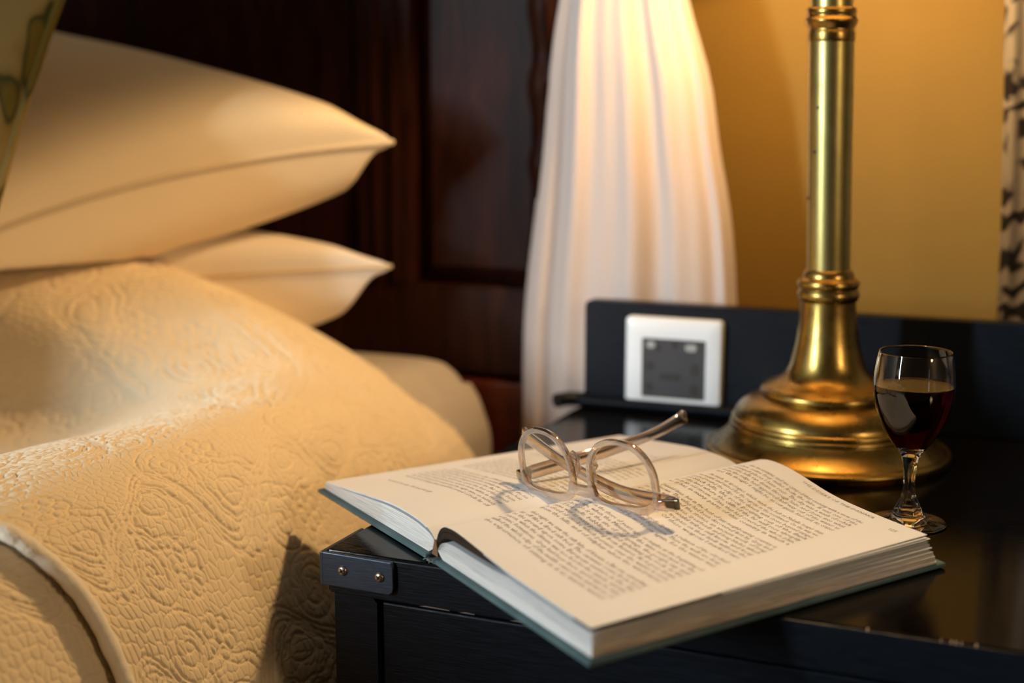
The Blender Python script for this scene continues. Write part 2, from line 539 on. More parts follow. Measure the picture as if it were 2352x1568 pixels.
# bracket: folded plate round the corner, bevelled
br = []
ol = [(-.0012, -.0212), (.0440, -.0214), (.0462, -.0196), (.0468, -.0165), (.0466, -.0045), (.0455, -.0012), (-.0012, -.0006)]
n = len(ol)
bk = prism('corner_bracket', ol, -.0044, -.0012, 'black_metal', ns)
md = bk.modifiers.new('bevel', 'BEVEL'); md.width = .0006; md.segments = 2; md.limit_method = 'ANGLE'
sd = box('bracket_return', (-.0030, -.0044, -.0212), (-.0006, .046, -.0006), 'black_metal', bk, bevel=.0005)
def screw(cx, cz, ang):
    prof = [(.0030, 0), (.0031, .0003), (.0028, .0009), (.0020, .0014), (.0010, .0016), (0.00001, .00165)]
    vs_, fs = [], []
    seg = 24
    for r, h in prof:
        for k in range(seg):
            a = 2 * PI * k / seg
            vs_.append((cx + r * math.cos(a), -.0044 - h, cz + r * math.sin(a)))
    for i in range(len(prof) - 1):
        for k in range(seg):
            fs.append((i * seg + k, i * seg + (k + 1) % seg, (i + 1) * seg + (k + 1) % seg, (i + 1) * seg + k))
    s = mesh('screw', vs_, fs, 'screw', bk)
    v, f = [], []
    for q in range(2):
        a = ang + q * PI / 2
        dx, dz = math.cos(a), math.sin(a)
        b = len(v)
        for l, w in ((-.0018, -.0005), (.0018, -.0005), (.0018, .0005), (-.0018, .0005)):
            v.append((cx + dx * l - dz * w, -.00615, cz + dz * l + dx * w))
        for l, w in ((-.0018, -.0005), (.0018, -.0005), (.0018, .0005), (-.0018, .0005)):
            v.append((cx + dx * l - dz * w, -.0050, cz + dz * l + dx * w))
        f += [(b, b + 1, b + 2, b + 3)] + [(b + i, b + 4 + i, b + 4 + (i + 1) % 4, b + (i + 1) % 4) for i in range(4)]
    mesh('cross_slot', v, f, 'dark', bk, False)
screw(.0129, -.0106, .5)
screw(.0378, -.0112, .9)
# upright panel at the back with the socket, and the strip at its foot
ol = [(.002, 0), (.80, 0), (.80, .0925), (.0075, .0925), (.0045, .0918), (.0026, .0900), (.002, .0875)]
bpn = thing('back_panel', W((.40, .008, 0)), 'low black upright board behind the lamp, carrying the power socket', 'panel')
bp = prism('board', ol, .0, .016, 'black', bpn, xf=W)
md = bp.modifiers.new('bevel', 'BEVEL'); md.width = .0012; md.segments = 2; md.limit_method = 'ANGLE'
pts = [W((x, -.004, .0056)) for x in np.linspace(-.004, .150, 12)]
sweep('foot_moulding', pts, circ(.0090, 12, .0056), 'black', bpn)
pts = [W((.004, -.006, .0066)), W((-.010, -.009, .0066)), W((-.0165, -.020, .0064))]
sweep('cord_end', pts, circ(.0062, 10), 'black', bpn)

# ------------------------------------------------------------------ wall socket on the back panel
so = thing('power_socket', W((.085, -.004, .002)), 'white framed black universal power socket on the black upright panel', 'socket')
sx0, sx1, sz0, sz1 = .0410, .1245, .0012, .0818
bm = bmesh.new()
def plate_ring(x0, x1, z0, z1, y, r):
    return [W((cx + a, y, cz + b)) for cx, cz, (a, b) in
            [((x0 + x1) / 2, (z0 + z1) / 2, q) for q in rrect(x1 - x0, z1 - z0, r, 5)]]
rings = [plate_ring(sx0, sx1, sz0, sz1, .0, .004), plate_ring(sx0, sx1, sz0, sz1, -.0050, .004),
         plate_ring(sx0 + .0012, sx1 - .0012, sz0 + .0012, sz1 - .0012, -.0072, .004), plate_ring(sx0 + .0045, sx1 - .0045, sz0 + .0045, sz1 - .0045, -.0085, .003),
         plate_ring(.0560, .1110, .0135, .0645, -.0085, .001), plate_ring(.0560, .1110, .0135, .0645, -.0070, .001)]
v = [p for r in rings for p in r]; k = len(rings[0])
f = [(i * k + q, i * k + (q + 1) % k, (i + 1) * k + (q + 1) % k, (i + 1) * k + q) for i in range(len(rings) - 1) for q in range(k)]
fr0 = mesh('frame', v, f, 'white_plastic', so)
fr0.data.set_sharp_from_angle(angle=math.radians(28))
mod = box('socket_module', (.0562, -.0076, .0137), (.1108, -.0030, .0643), 'black_plastic', so, bevel=.0006, xf=W)
def hole(x, z, w, h, y=-.0080):
    w, h = w * 1.25, h * 1.25
    v = [W((x + a, y, z + b)) for a, b in rrect(w, h, min(w, h) * .35, 3)]
    v2 = [W((x + a, y + .003, z + b)) for a, b in rrect(w, h, min(w, h) * .35, 3)]
    n = len(v)
    mesh('pin_hole', v + v2, [tuple(range(n))] + [(i, n + i, n + (i + 1) % n, (i + 1) % n) for i in range(n)], 'dark', mod, False)
for x, z, w, h in ((.0625, .0405, .0062, .0062), (.1015, .0395, .0056, .0085), (.0625, .0225, .0058, .0058), (.1015, .0215, .0056, .0080), (.0845, .0600, .0042, .0060), (.0805, .0320, .0150, .0045), (.0700, .0560, .0040, .0040)):
    hole(x, z, w, h)
for x, z, w in ((.0640, .0590, .0075), (.0985, .0580, .0100)):
    v = [W((x + a, -.0094, z + b)) for a, b in rrect(w, .0058, .0025, 3)]
    v2 = [W((x + a, -.0074, z + b)) for a, b in rrect(w, .0058, .0025, 3)]
    n = len(v)
    mesh('button', v + v2, [tuple(range(n))] + [(i, n + i, n + (i + 1) % n, (i + 1) % n) for i in range(n)], 'grey_plastic', mod, False)

# ------------------------------------------------------------------ brass lamp
AX = (.2300, .3440)
SH = (-.0245, -.0107)
lp = thing('table_lamp', (AX[0], AX[1], 0), 'tall brass column table lamp on a stepped round base', 'lamp')
base = [(.0005, .0000), (.0835, .0000), (.0868, .0010), (.0900, .0030), (.0908, .0050), (.0900, .0066), (.0870, .0076), (.0865, .0086), (.0815, .0120), (.0765, .0165),
        (.0735, .0205), (.0722, .0222), (.0728, .0236), (.0722, .0252), (.0712, .0258), (.0716, .0272), (.0712, .0290), (.0695, .0300)]
lathe('base', smooth_prof(base, 4), AX, 'brass', lp, 96)
tier = [(.0690, .0300), (.0682, .0330), (.0655, .0372), (.0610, .0412), (.0560, .0440), (.0515, .0455), (.0500, .0460)]
lathe('base_dome', smooth_prof(tier, 5), AX, 'brass', lp, 96, SH)
tier = [(.0480, .0455), (.0492, .0470), (.0494, .0492), (.0488, .0512), (.0474, .0522), (.0466, .0530)]
lathe('base_ring', smooth_prof(tier, 5), AX, 'brass', lp, 96, SH)
stem = [(.0466, .0530), (.0430, .0549), (.0385, .0570), (.0338, .0600), (.0300, .0645), (.0275, .0700), (.0254, .0775), (.0237, .0850), (.0223, .0940), (.0211, .1040), (.0204, .1130), (.0202, .1172)]
lathe('flared_stem', smooth_prof(stem, 5), AX, 'brass', lp, 96, SH)
coll = [(.0195, .1168), (.0212, .1180), (.0224, .1205), (.0226, .1235), (.0216, .1262), (.0212, .1270), (.0224, .1284), (.0228, .1305), (.0222, .1328), (.0205, .1340), (.0190, .1352), (.0184, .1378), (.0172, .1400), (.0163, .1410)]
lathe('collar', smooth_prof(coll, 4), AX, 'brass', lp, 80, SH)
pole = [(.0156, .1400), (.0157, .1500), (.0159, .2200), (.0163, .3060)]
lathe('pole', pole, AX, 'brass_pole', lp, 80, SH)
ring = [(.0160, .3050), (.0168, .3058), (.0169, .3110), (.0164, .3128), (.0163, .3142), (.0172, .3158), (.0184, .3185), (.0186, .3202), (.0176, .3220), (.0172, .3235), (.0178, .3255), (.0174, .3280), (.0160, .3290)]
lathe('upper_ring', smooth_prof(ring, 4), AX, 'brass', lp, 80, SH)
lathe('upper_pole', [(.0150, .3280), (.0150, .3900), (.0135, .3910), (.0135, .4300)], AX, 'brass_pole', lp, 64, SH)
for zz, aa, sz in ((.2585, -1.95, .0013), (.2270, -2.10, .0015), (.1930, -2.75, .0020), (.2740, -1.80, .0007)):
    pr = .0163
    d = Vector((math.cos(aa), math.sin(aa), 0)); tn = Vector((-d.y, d.x, 0))
    c0 = Vector((AX[0] + SH[0] * zz, AX[1] + SH[1] * zz, zz)) + d * pr
    v = [c0 + d * .0005] + [c0 + tn * sz * math.cos(t) * (1 + .3 * math.sin(3 * t)) + Vector((0, 0, sz * .8 * math.sin(t))) + d * .0001 for t in np.linspace(0, 2 * PI, 9)[:-1]]
    mesh('tarnish_spot', v, [(0, i + 1, (i + 1) % 8 + 1) for i in range(8)], 'tarnish', lp)
BZ = .505
bc = (AX[0] + SH[0] * BZ, AX[1] + SH[1] * BZ)
lathe('bulb_holder', [(.0130, .4300), (.0160, .4320), (.0160, .4500), (.0225, .4520), (.0235, .4545), (.0225, .4570), (.0130, .4590), (.0120, .4620)], AX, 'brass', lp, 40, SH)
SHB, SHT = .429, .655
def cone(name, r0, z0, r1, z1, th):
    prof = [(r0, z0), (r1, z1), (r1 - th, z1), (r0 - th, z0)]
    return lathe(name, prof, bc, 'shade', lp, 96, (0, 0), close=True)
cone('lamp_shade', .155, SHB, .095, SHT, .0015)
for k in range(3):
    a = 2 * PI * k / 3
    sweep('shade_arm', [(bc[0] + .015 * math.cos(a), bc[1] + .015 * math.sin(a), .458), (bc[0] + .05 * math.cos(a), bc[1] + .05 * math.sin(a), .446), (bc[0] + .1505 * math.cos(a), bc[1] + .1505 * math.sin(a), .436)], circ(.0012, 6), 'brass', lp)
ld = bpy.data.lights.new('lamp_bulb', 'POINT'); ld.energy = LAMP_POWER; ld.color = LAMP_COLOR; ld.shadow_soft_size = .022
lo_ = bpy.data.objects.new('lamp_bulb', ld); col.objects.link(lo_); lo_.parent = lp
lo_.location = (bc[0] - AX[0], bc[1] - AX[1], BZ)

# ------------------------------------------------------------------ glass of red wine
GX = (.3118, .1920)
wg = thing('wine_glass', (GX[0], GX[1], 0), 'small stemmed glass half full of red wine in front of the brass lamp', 'glass')
outer = [(.0001, .0012), (.0200, .0006), (.0232, .0004), (.0240, .0009), (.0236, .0016), (.0190, .0028), (.0120, .0046), (.0094, .0066), (.0086, .0086), (.0076, .0108), (.0062, .0138), (.0046, .0175), (.0037, .0215), (.0034, .0260),
         (.0035, .0310), (.0040, .0360), (.0047, .0400), (.0055, .0428), (.0061, .0446), (.0078, .0472), (.0108, .0510), (.0150, .0568), (.0186, .0630), (.0215, .0700), (.0236, .0770), (.0248, .0840), (.0251, .0890), (.0248, .0950), (.0240, .1020), (.0229, .1080), (.0223, .1106)]
inner = [(.0222, .1113), (.0216, .1111), (.0213, .1104), (.0219, .1078), (.0229, .1020), (.0237, .0950), (.0240, .0890), (.0237, .0840), (.0225, .0770), (.0204, .0702), (.0175, .0634), (.0139, .0574), (.0097, .0520), (.0060, .0490), (.0025, .0478), (.0001, .0476)]
pr = smooth_prof(outer, 3) + smooth_prof(inner, 3)
def facet(a, z):
    w = max(0.0, 1 - abs(z - .024) / .022)
    return 1 + .10 * w * math.cos(6 * a)
lathe('glass_body', pr, GX, 'glass', wg, 72, wob=facet)
wi = [(.0001, .0477), (.0025, .0479), (.0061, .0491), (.0098, .0521), (.0140, .0575), (.0176, .0635), (.0205, .0703), (.0226, .0771), (.0238, .0841), (.0241, .0885), (.0241, .0898), (.0230, .0892), (.0160, .0890), (.0001, .0890)]
lathe('wine', smooth_prof(wi[:10], 3) + wi[10:], GX, 'wine', wg, 72)

# ------------------------------------------------------------------ open book
S0 = np.array([.0702, .0045, 0.0])
UB = np.array([.532, .847, 0.0]); VR = np.array([.790, -.613, 0.0]); VL = np.array([-.810, .586, 0.0])
bk_o = thing('open_book', (S0[0] + UB[0] * .125, S0[1] + UB[1] * .125, 0), 'thick old hardback book lying open, spectacles across its pages', 'book')
LEN, CW = .2547, .1760
def bpos(u, v, z, side):
    return S0 + UB * u + (VR if side > 0 else VL) * v + np.array([0, 0, z])
ZR = ([0, .0026, .0060, .0105, .0180, .0270, .0370, .0600, .0800, .1200, .1700], [.0120, .0175, .0215, .0240, .0254, .0256, .0250, .0230, .0212, .0196, .0186])
ZL = ([0, .0060, .0150, .0250, .0400, .0600, .0900, .1300, .1700], [.0125, .0165, .0188, .0200, .0206, .0202, .0172, .0126, .0080])
def zr(v, u=None):
    z = cr1(v, *ZR)
    if u is not None:
        z = z + .0045 * np.clip(u / LEN, 0, 1) * np.exp(-((v - .040) / .040) ** 2) * np.clip(v / .012, 0, 1)      # the far end of the page stands higher
    return z
def zl(v):
    return cr1(v, *ZL)
def sheet(name, side, vs_, ztop, zbot, u0, u1, mats, parent, nu=10, sk=0.0):
    """a pack of leaves: top and bottom height profiles over v, closed all round; mats = (top, near/far edge, fore edge)"""
    nv = len(vs_)
    us = np.linspace(u0, u1, nu)
    V, F, FM = [], [], []
    for lay in (0, 1):
        for ui in us:
            for j, vv in enumerate(vs_):
                zt, zb = ztop(vv, ui), zbot(vv, ui)
                V.append(bpos(ui, vv * (1 + sk * (ui - u0)), zt if lay == 0 else min(zb, zt - 1e-5), side))
    id_ = lambda lay, i, j: lay * nu * nv + i * nv + j
    for i in range(nu - 1):
        for j in range(nv - 1):
            q = (id_(0, i, j), id_(0, i, j + 1), id_(0, i + 1, j + 1), id_(0, i + 1, j))
            F.append(q if side > 0 else q[::-1]); FM.append(0)
            q = (id_(1, i, j), id_(1, i + 1, j), id_(1, i + 1, j + 1), id_(1, i, j + 1))
            F.append(q if side > 0 else q[::-1]); FM.append(0)
    for i, rev in ((0, 1), (nu - 1, 0)):
        for j in range(nv - 1):
            q = (id_(0, i, j), id_(0, i, j + 1), id_(1, i, j + 1), id_(1, i, j))
            F.append(q[::-1] if (rev ^ (side < 0)) else q); FM.append(1)
    for j, rev in ((0, 0), (nv - 1, 1)):
        for i in range(nu - 1):
            q = (id_(0, i, j), id_(0, i + 1, j), id_(1, i + 1, j), id_(1, i, j))
            F.append(q[::-1] if (rev ^ (side < 0)) else q); FM.append(2)
    o = mesh(name, V, F, list(mats), parent, True, fmat=FM)
    me = o.data
    if hasattr(me, 'set_sharp_from_angle'):
        me.set_sharp_from_angle(angle=math.radians(50))
    return o

# cover boards
def board(side, name):
    v0, v1 = .0060, CW if side > 0 else .1665
    v1f = CW if side > 0 else .1570
    P = []
    V, F = [], []
    b = .0008
    for z, ins in ((.0006, b), (.0006 + b, 0), (.0030, 0), (.0036, b)):
        for (u, v) in ((-.0035 + ins, v0 + ins), (-.0035 + ins, v1 - ins), (LEN - ins, v1f - ins), (LEN - ins, v0 + ins)):
            V.append(bpos(u, v, z, side))
    F = [(0, 1, 2, 3) if side < 0 else (3, 2, 1, 0), (12, 13, 14, 15) if side > 0 else (15, 14, 13, 12)]
    for i in range(3):
        for k in range(4):
            q = (i * 4 + k, i * 4 + (k + 1) % 4, (i + 1) * 4 + (k + 1) % 4, (i + 1) * 4 + k)
            F.append(q if side > 0 else q[::-1])
    return mesh(name, V, F, 'cloth', bk_o, False)
for sd_, lb in ((1, 'teal grey cloth board under the numbered page'), (-1, 'teal grey cloth board reaching out over the bed')):
    b_ = board(sd_, 'cover_board'); b_['label'] = lb
# worn spine cloth between the boards, with a frayed near end
V, F = [], []
prof = [(-.0070, .0036), (-.0064, .0008), (-.0035, .0004), (0, .0002), (.0035, .0004), (.0064, .0008), (.0070, .0036)]
us = np.linspace(-.0032, LEN, 14)
for u in us:
    for s, z in prof:
        fr = (random.random() - .5) * .0022 if u < 0 else 0
        V.append(bpos(u + fr, abs(s), z, 1 if s >= 0 else -1))
n = len(prof)
F = [(i * n + j, i * n + j + 1, (i + 1) * n + j + 1, (i + 1) * n + j) for i in range(len(us) - 1) for j in range(n - 1)]
sp = mesh('spine', V, F, 'cloth_worn', bk_o); sp['label'] = 'frayed pale spine cloth'
for k in range(16):
    s = (random.random() - .5) * .013
    p0 = bpos(-.0025, abs(s), .0012 + .002 * random.random(), 1 if s >= 0 else -1)
    p1 = p0 + np.array([(random.random() - .5) * .004 - .0005, -.0022 - .002 * random.random(), (random.random() - .6) * .0018])
    pm = (p0 + p1) / 2 + np.array([0, 0, .0006 * random.random()])
    sweep('fray', [p0, pm, p1], circ(.00022, 5), 'cloth_worn', sp)
# glued backs of the leaves seen in the gutter
V = []
for u in (-.0002, LEN - .004):
    for s, z in ((-.0040, .0040), (-.0012, .0120), (0, .0136), (.0020, .0125), (.0040, .0040)):
        V.append(bpos(u, abs(s), z, 1 if s >= 0 else -1))
mesh('spine_glue', V, [(0, 1, 6, 5), (1, 2, 7, 6), (2, 3, 8, 7), (3, 4, 9, 8), (0, 4, 3, 2, 1), (5, 6, 7, 8, 9)], 'glue', bk_o, False)

# right-hand leaves: packs from the board up to the lifted top leaf
PT, PB = .2480, .0006
BOT = .0038
def gut(v):
    return np.clip(v / .010, 0, 1) ** .5
fr_ = [0, .07, .13, .20, .26, .33, .39, .45, .52, .57, .63, .68, .74, .79, .84, .885, .93]
NP = len(fr_) - 1
def zpack(f):
    def fn(v, u):
        top = zr(v, u) - .0014
        # the photograph's packs drop away from the hump near the gutter: black plates fill that gap
        hump = .0072 * max(0.0, 1 - (v / .087) ** 2)
        base = BOT + .006 * (1 - min(1, v / .008))
        return max(base + (top - hump - base) * f, BOT * .9)
    return fn
for k in range(NP):
    gap = .00010 + (.00022 if k > 5 else 0)
    ft, fb = fr_[k + 1], fr_[k]
    zt0, zb0 = zpack(ft), zpack(fb)
    vmax = .1718 + .0008 * (1 - ft) + .0006 * (k % 2) + random.uniform(-.0002, .0002)
    vfar = .1672 + .0080 * (1 - ft) ** .8 + .0009 * (k % 3 == 1)
    vv = np.concatenate([np.linspace(.0022, .03, 9), np.linspace(.038, vmax, 14)])
    opn = (.0013 if k in (8, 11, 13, 15) else .0002)
    sheet('page_pack', 1, vv, lambda v, u, z=zt0, gp=gap, op=opn: z(v, u) - gp - op * max(0, (v - .08) / .09) * (u / LEN), lambda v, u, z=zb0: z(v, u), PB - .0002, PT - random.uniform(0, .001), ('paper', 'paper_edge', 'fore_edge'), bk_o, sk=(vfar / vmax - 1) / PT)
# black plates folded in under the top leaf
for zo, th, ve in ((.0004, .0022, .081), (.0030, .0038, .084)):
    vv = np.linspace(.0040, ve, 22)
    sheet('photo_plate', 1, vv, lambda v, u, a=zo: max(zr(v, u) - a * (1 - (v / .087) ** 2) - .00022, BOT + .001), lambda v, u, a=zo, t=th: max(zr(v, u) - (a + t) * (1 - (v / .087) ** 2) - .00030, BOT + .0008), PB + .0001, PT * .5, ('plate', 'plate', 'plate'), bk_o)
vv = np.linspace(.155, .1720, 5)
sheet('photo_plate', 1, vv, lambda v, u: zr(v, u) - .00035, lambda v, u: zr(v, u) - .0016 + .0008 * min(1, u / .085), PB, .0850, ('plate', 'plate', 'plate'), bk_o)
# two loose leaves and the printed top leaf
for zo, vm, uo in ((.0015, .1720, -.0004), (.0008, .1718, .0016)):
    vv = np.concatenate([np.linspace(.0600, .09, 5), np.linspace(.095, vm, 9)])
    sheet('page', 1, vv, lambda v, u, a=zo: zr(v, u) - a * (.5 + .8 * u / LEN), lambda v, u, a=zo: zr(v, u) - a * (.5 + .8 * u / LEN) - .00016, PB, PT - uo, ('paper', 'paper', 'paper'), bk_o, sk=((.1672 + zo * 1.1) / vm - 1) / PT)
vtop = np.concatenate([np.linspace(.0004, .03, 24), np.linspace(.033, .1718, 30)])
top_r = sheet('page', 1, vtop, lambda v, u: zr(v, u), lambda v, u: zr(v, u) - .00018, PB, PT, ('paper', 'paper', 'paper'), bk_o, sk=(.1665 / .1718 - 1) / PT)
top_r['label'] = 'printed right page with page number 125'
# left-hand leaves
fl = [0, .2, .4, .58, .74, .88]
for k in range(5):
    ft, fb = fl[k + 1], fl[k]
    vmax = .1640 - .0025 * ft + random.uniform(-.0005, .0005)
    vv = np.concatenate([np.linspace(.0022, .03, 9), np.linspace(.038, vmax, 14)])
    def zz(f):
        def fn(v, u):
            b_ = BOT + .006 * (1 - min(1, v / .008))
            return b_ + (zl(v) - .0004 - b_) * f
        return fn
    a_, c_ = zz(ft), zz(fb)
    sheet('page_pack', -1, vv, lambda v, u, z=a_: z(v, u) - .0001, lambda v, u, z=c_: z(v, u), PB - .0002, PT - random.uniform(0, .001), ('paper', 'paper_edge', 'fore_edge'), bk_o, sk=-.062 / .25)
vtl = np.concatenate([np.linspace(.0004, .03, 20), np.linspace(.034, .1625, 30)])
sheet('page', -1, vtl[8:], lambda v, u: zl(v) - .0003, lambda v, u: zl(v) - .0012, PB + .0004, PT, ('paper', 'paper_edge', 'fore_edge'), bk_o, sk=-.062 / .25)
top_l = sheet('page', -1, vtl, lambda v, u: zl(v), lambda v, u: zl(v) - .00018, PB, PT, ('paper', 'paper', 'paper'), bk_o, sk=-.062 / .25)
top_l['label'] = 'printed left page'

# --- printing: real letter outlines laid on the curved leaves
def text_mesh(body, size, italic=0.0):
    cu = bpy.data.curves.new('t', 'FONT')
    cu.body = body; cu.size = size; cu.offset = -.010 * size; cu.resolution_u = 1; cu.shear = italic
    o = bpy.data.objects.new('t', cu); col.objects.link(o)
    dg = bpy.context.evaluated_depsgraph_get()
    me = o.evaluated_get(dg).to_mesh()
    n = len(me.vertices)
    v = np.empty(n * 3); me.vertices.foreach_get('co', v)
    f = [tuple(p.vertices) for p in me.polygons]
    o.evaluated_get(dg).to_mesh_clear()
    bpy.data.objects.remove(o); bpy.data.curves.remove(cu)
    return v.reshape(-1, 3)[:, :2], f
# arclength tables so that the print keeps its proportions on the hump
vg = np.linspace(0, .17, 400)
def lay(lines, side, name, parent, mat='ink'):
    """lines: (text, u of baseline, v start, v end, size, justify)"""
    V, F = [], []
    for body, u, v0, v1, size, just in lines:
        p, f = text_mesh(body, size)
        if not len(p): continue
        x = p[:, 0] - p[:, 0].min(); wdt = x.max()
        k = (abs(v1 - v0) / wdt) if just else min(1.0 * .80, abs(v1 - v0) / wdt)
        vv = v0 + x * k * (1 if side > 0 else -1)
        uu = u + p[:, 1]
        z = (zr(vv, uu) if side > 0 else zl(vv)) + .00012
        b = len(V)
        V += [bpos(a, c, d, side) for a, c, d in zip(uu, vv, z)]
        F += [tuple(i + b for i in q) for q in f]
    o = mesh(name, V, F, mat, parent, False)
    return o
R0, R1, PITCH, U0 = .0150, .1385, .00497, .2275
blocks = [
 ['the mountains, and we camped that evening with a view of the', 'plain, some four miles from the lake. It was one of the', 'strangest places I have seen. The sky was a wash of cobalt', 'and the hills ran down through haze and stone into what', 'from the ridge had appeared half way out of the water as', 'land. We thought it might be, as our guide had said, its crater'],
 ['He made us apologies, which made the halt at Makalle longer than', 'we meant, and turned for the regions in the northwest. On the way we', 'passed round the edge of the desert, with stone beyond ranges', 'of black hills, the rock pouring out of the flank', 'of the land where the cliffs of the far wall rose abruptly', 'from an old stream of lava that had covered the whole plain,', 'as it has in many parts of this country in which a'],
 ['Danakil lives, but in the heat of any neighbouring country is', 'not known. The valley had been discovered first by Grey and', 'his men, who found the stones, an ancient work of long', 'ago, and among them axes, spearheads and long blades which', 'are of the kind the Danakil tribes still know, and keep', 'for those people who trespass on their lands without the', 'leave of the elders. Of these weapons I marked two'],
 ['that evening with Mogodo Spetsai, a relation of the old chief', 'at the foot of the Danakil depression. There the wells are deep.', 'At five we had to move on again, for the water was'],
 ['low on the shore of years ago, or maybe at the beginning of', 'this age, when the Ministry of the time sent men to the', 'place. So it is the site of old springs, the people say, and', 'of hot wells, bubbling up and splashing the rock, in the', 'same way as many pouring from fissures. As it goes down,', 'a cloud of smoke which persists over the water is seen', 'from the hills, and of sulphur when the wind turns'],
 ['that night we saw the salt lake of Karum, a flat one extending', 'far off like a dried salt bed. The caravans come from here', 'to the ground upon some European venture in the dry', 'season, when the climate was too hot for the camels, and the', 'volcanic formations. Grey had been there, and it was he who', 'walked the whole edge of the middle crater alone and wrote of', 'the experience of sitting in it as warm water'],
]
lines = [('THE DESERT OF THE DANAKIL', .2405, .0630, .1295, .0038, True), ('125', .2340, .1478, .1535, .0046, True)]
row = 0
for bi, bl_ in enumerate(blocks):
    for li, tx in enumerate(bl_):
        ub = U0 - row * PITCH
        vs0 = .0152 + .0044 * (ub - .026) / .198 + (.005 if li == 0 else 0)
        ve0 = .1459 - .0145 * (ub - .0245) / .203 + random.uniform(-.0012, .0004)
        lines.append((tx, ub, vs0, ve0, .0050, True))
        row += 1
    row += .95
lay(lines, 1, 'printed_text', bk_o)
left = ['and the men who came up from the coast with the salt told us', 'that no one had gone beyond the wells since the rains ended', 'for the ground there was broken and the water was bitter', 'and the tribes who held it were not friendly to strangers', 'in the morning we loaded the camels and went on before dawn', 'keeping close under the hills while the light was still cool', 'until we came to a wide gravel plain without tree or shade', 'where the mirage lay in sheets along the far horizon', 'our guide pointed to a line of black rocks in the distance', 'and said that beyond them the country fell away to the sea', 'so we halted there and rested the animals through the heat', 'and at four we set off again across the flat of the basin', 'the crust of the salt broke under the feet of the camels', 'and left a track behind us which shone white in the sun', 'the wind dropped at sunset and the night came on suddenly', 'with a great many stars and the sound of bells far off']
lines = [('we reached the edge of the basin that night', .0330, .1310, .0680, .0046, True)]
row = 0
for tx in left:
    if row == 8: row += 1.3
    lines.append((tx, .0445 + (17 - row) * .00497 + .0005, .1345 - (.004 if row > 8 and row < 9.5 else 0), .0215, .0046, True))
    row += 1
lines += [(tx, .152 + k * .00497, .1345, .0215, .0046, True) for k, tx in enumerate(left[:6])]
lines += [('A low line of hills beyond the wells', .2050, .110, .050, .0040, True)]
lay(lines, -1, 'printed_text', bk_o)

# ------------------------------------------------------------------ spectacles, upside down on the pages
gp = [0.13374, 0.07447, 0.04457, -0.41639, 0.07194, -0.14179, 0.03212, 0.02603, 0.02317, 0.06536, -0.01474, 0.07482]
ox, oy, oz, gy, gr, glean, gcx, ga, gb, ghw, ghy, gwrap = gp
GXv = np.array([math.cos(gy) * math.cos(gr), math.sin(gy) * math.cos(gr), math.sin(gr)])
Z0 = np.array([0, 0, 1.0]) - GXv * GXv[2]; Z0 /= np.linalg.norm(Z0)
GN = np.cross(GXv, Z0)
GYv = Z0 * math.cos(glean) - GN * math.sin(glean)
GNn = np.cross(GXv, GYv)
GO = np.array([ox, oy, oz])
def gl(x, y, z=0.0):
    return GO + GXv * x + GYv * y + GNn * (z - gwrap * x * x / .06)
sp_o = thing('spectacles', (ox, oy, .022), 'clear beige plastic spectacles folded upside down on the open book', 'glasses')
rim_h = .0022
def lens_pt(s, t, off=0.0, z=0.0):
    nexp = 2.35 if math.sin(t) > 0 else 3.1
    a, b = ga - off, gb - off
    c, d = math.cos(t), math.sin(t)
    x = math.copysign(abs(c) ** (2 / nexp), c) * a; y = math.copysign(abs(d) ** (2 / nexp), d) * b
    x *= (1 - .13 * d)
    return gl(s * gcx + x * s, y, z)
for s in (-1, 1):
    N = 72
    sect = [(-.0021, -.0014), (-.0021, .0014), (-.0014, .0019), (.0014, .0019), (.0021, .0012), (.0021, -.0012), (.0014, -.0019), (-.0014, -.0019)]
    V, F = [], []
    for i in range(N):
        t = 2 * PI * i / N
        wide = 1.0 + .55 * max(0, -math.sin(t)) ** 2      # brow side of the rim is heavier
        o_, i_ = 0.0, .0036 * wide
        ring = [(o_ + .0004, -.0019), (o_, -.0012), (o_, .0012), (o_ + .0004, .0019), (i_ - .0005, .0017), (i_, .0008), (i_, -.0008), (i_ - .0005, -.0017)]
        for off, z in ring:
            V.append(lens_pt(s, t, off, z))
    k = 8
    for i in range(N):
        j = (i + 1) % N
        for q in range(k):
            r = (q + 1) % k
            f = (i * k + q, i * k + r, j * k + r, j * k + q)
            F.append(f if s > 0 else f[::-1])
    mesh('rim', V, F, 'acetate', sp_o)
    V = [gl(s * gcx, 0, .0009)]
    for rad in (.33, .66, 1.0):
        for i in range(48):
            t = 2 * PI * i / 48
            p = lens_pt(s, t, .0032 + .0, 0.0)
            q = gl(s * gcx, 0, 0)
            d = p - q
            V.append(q + d * rad + GNn * (.0009 * (1 - rad ** 2)))
    F = [(0, 1 + i, 1 + (i + 1) % 48) for i in range(48)]
    for r in (0, 1):
        F += [(1 + r * 48 + i, 1 + (r + 1) * 48 + i, 1 + (r + 1) * 48 + (i + 1) % 48, 1 + r * 48 + (i + 1) % 48) for i in range(48)]
    mesh('lens', V, F, 'lens', sp_o)
# bridge: keyhole bar between the rims
path = [gl(x, -.0118 + .0035 * math.cos(x / .010 * PI / 2) * 0 - .0012 * (1 - (x / .010) ** 2), .0004) for x in np.linspace(-.0108, .0108, 9)]
sweep('bridge', path, rrect(.0032, .0074, .0012), 'acetate', sp_o, up=tuple(GYv))
for s in (-1, 1):
    pts = [gl(s * (gcx - ga + .0035), -.004, -.0012), gl(s * (gcx - ga + .0008), -.0005, -.0040), gl(s * (gcx - ga + .0016), .0045, -.0050), gl(s * (gcx - ga + .0036), .0085, -.0022)]
    sweep('nose_pad', [tuple(q) for q in np.array(smooth_prof(pts, 4))], circ(.0018, 8, .0030), 'acetate', sp_o, up=tuple(GYv))
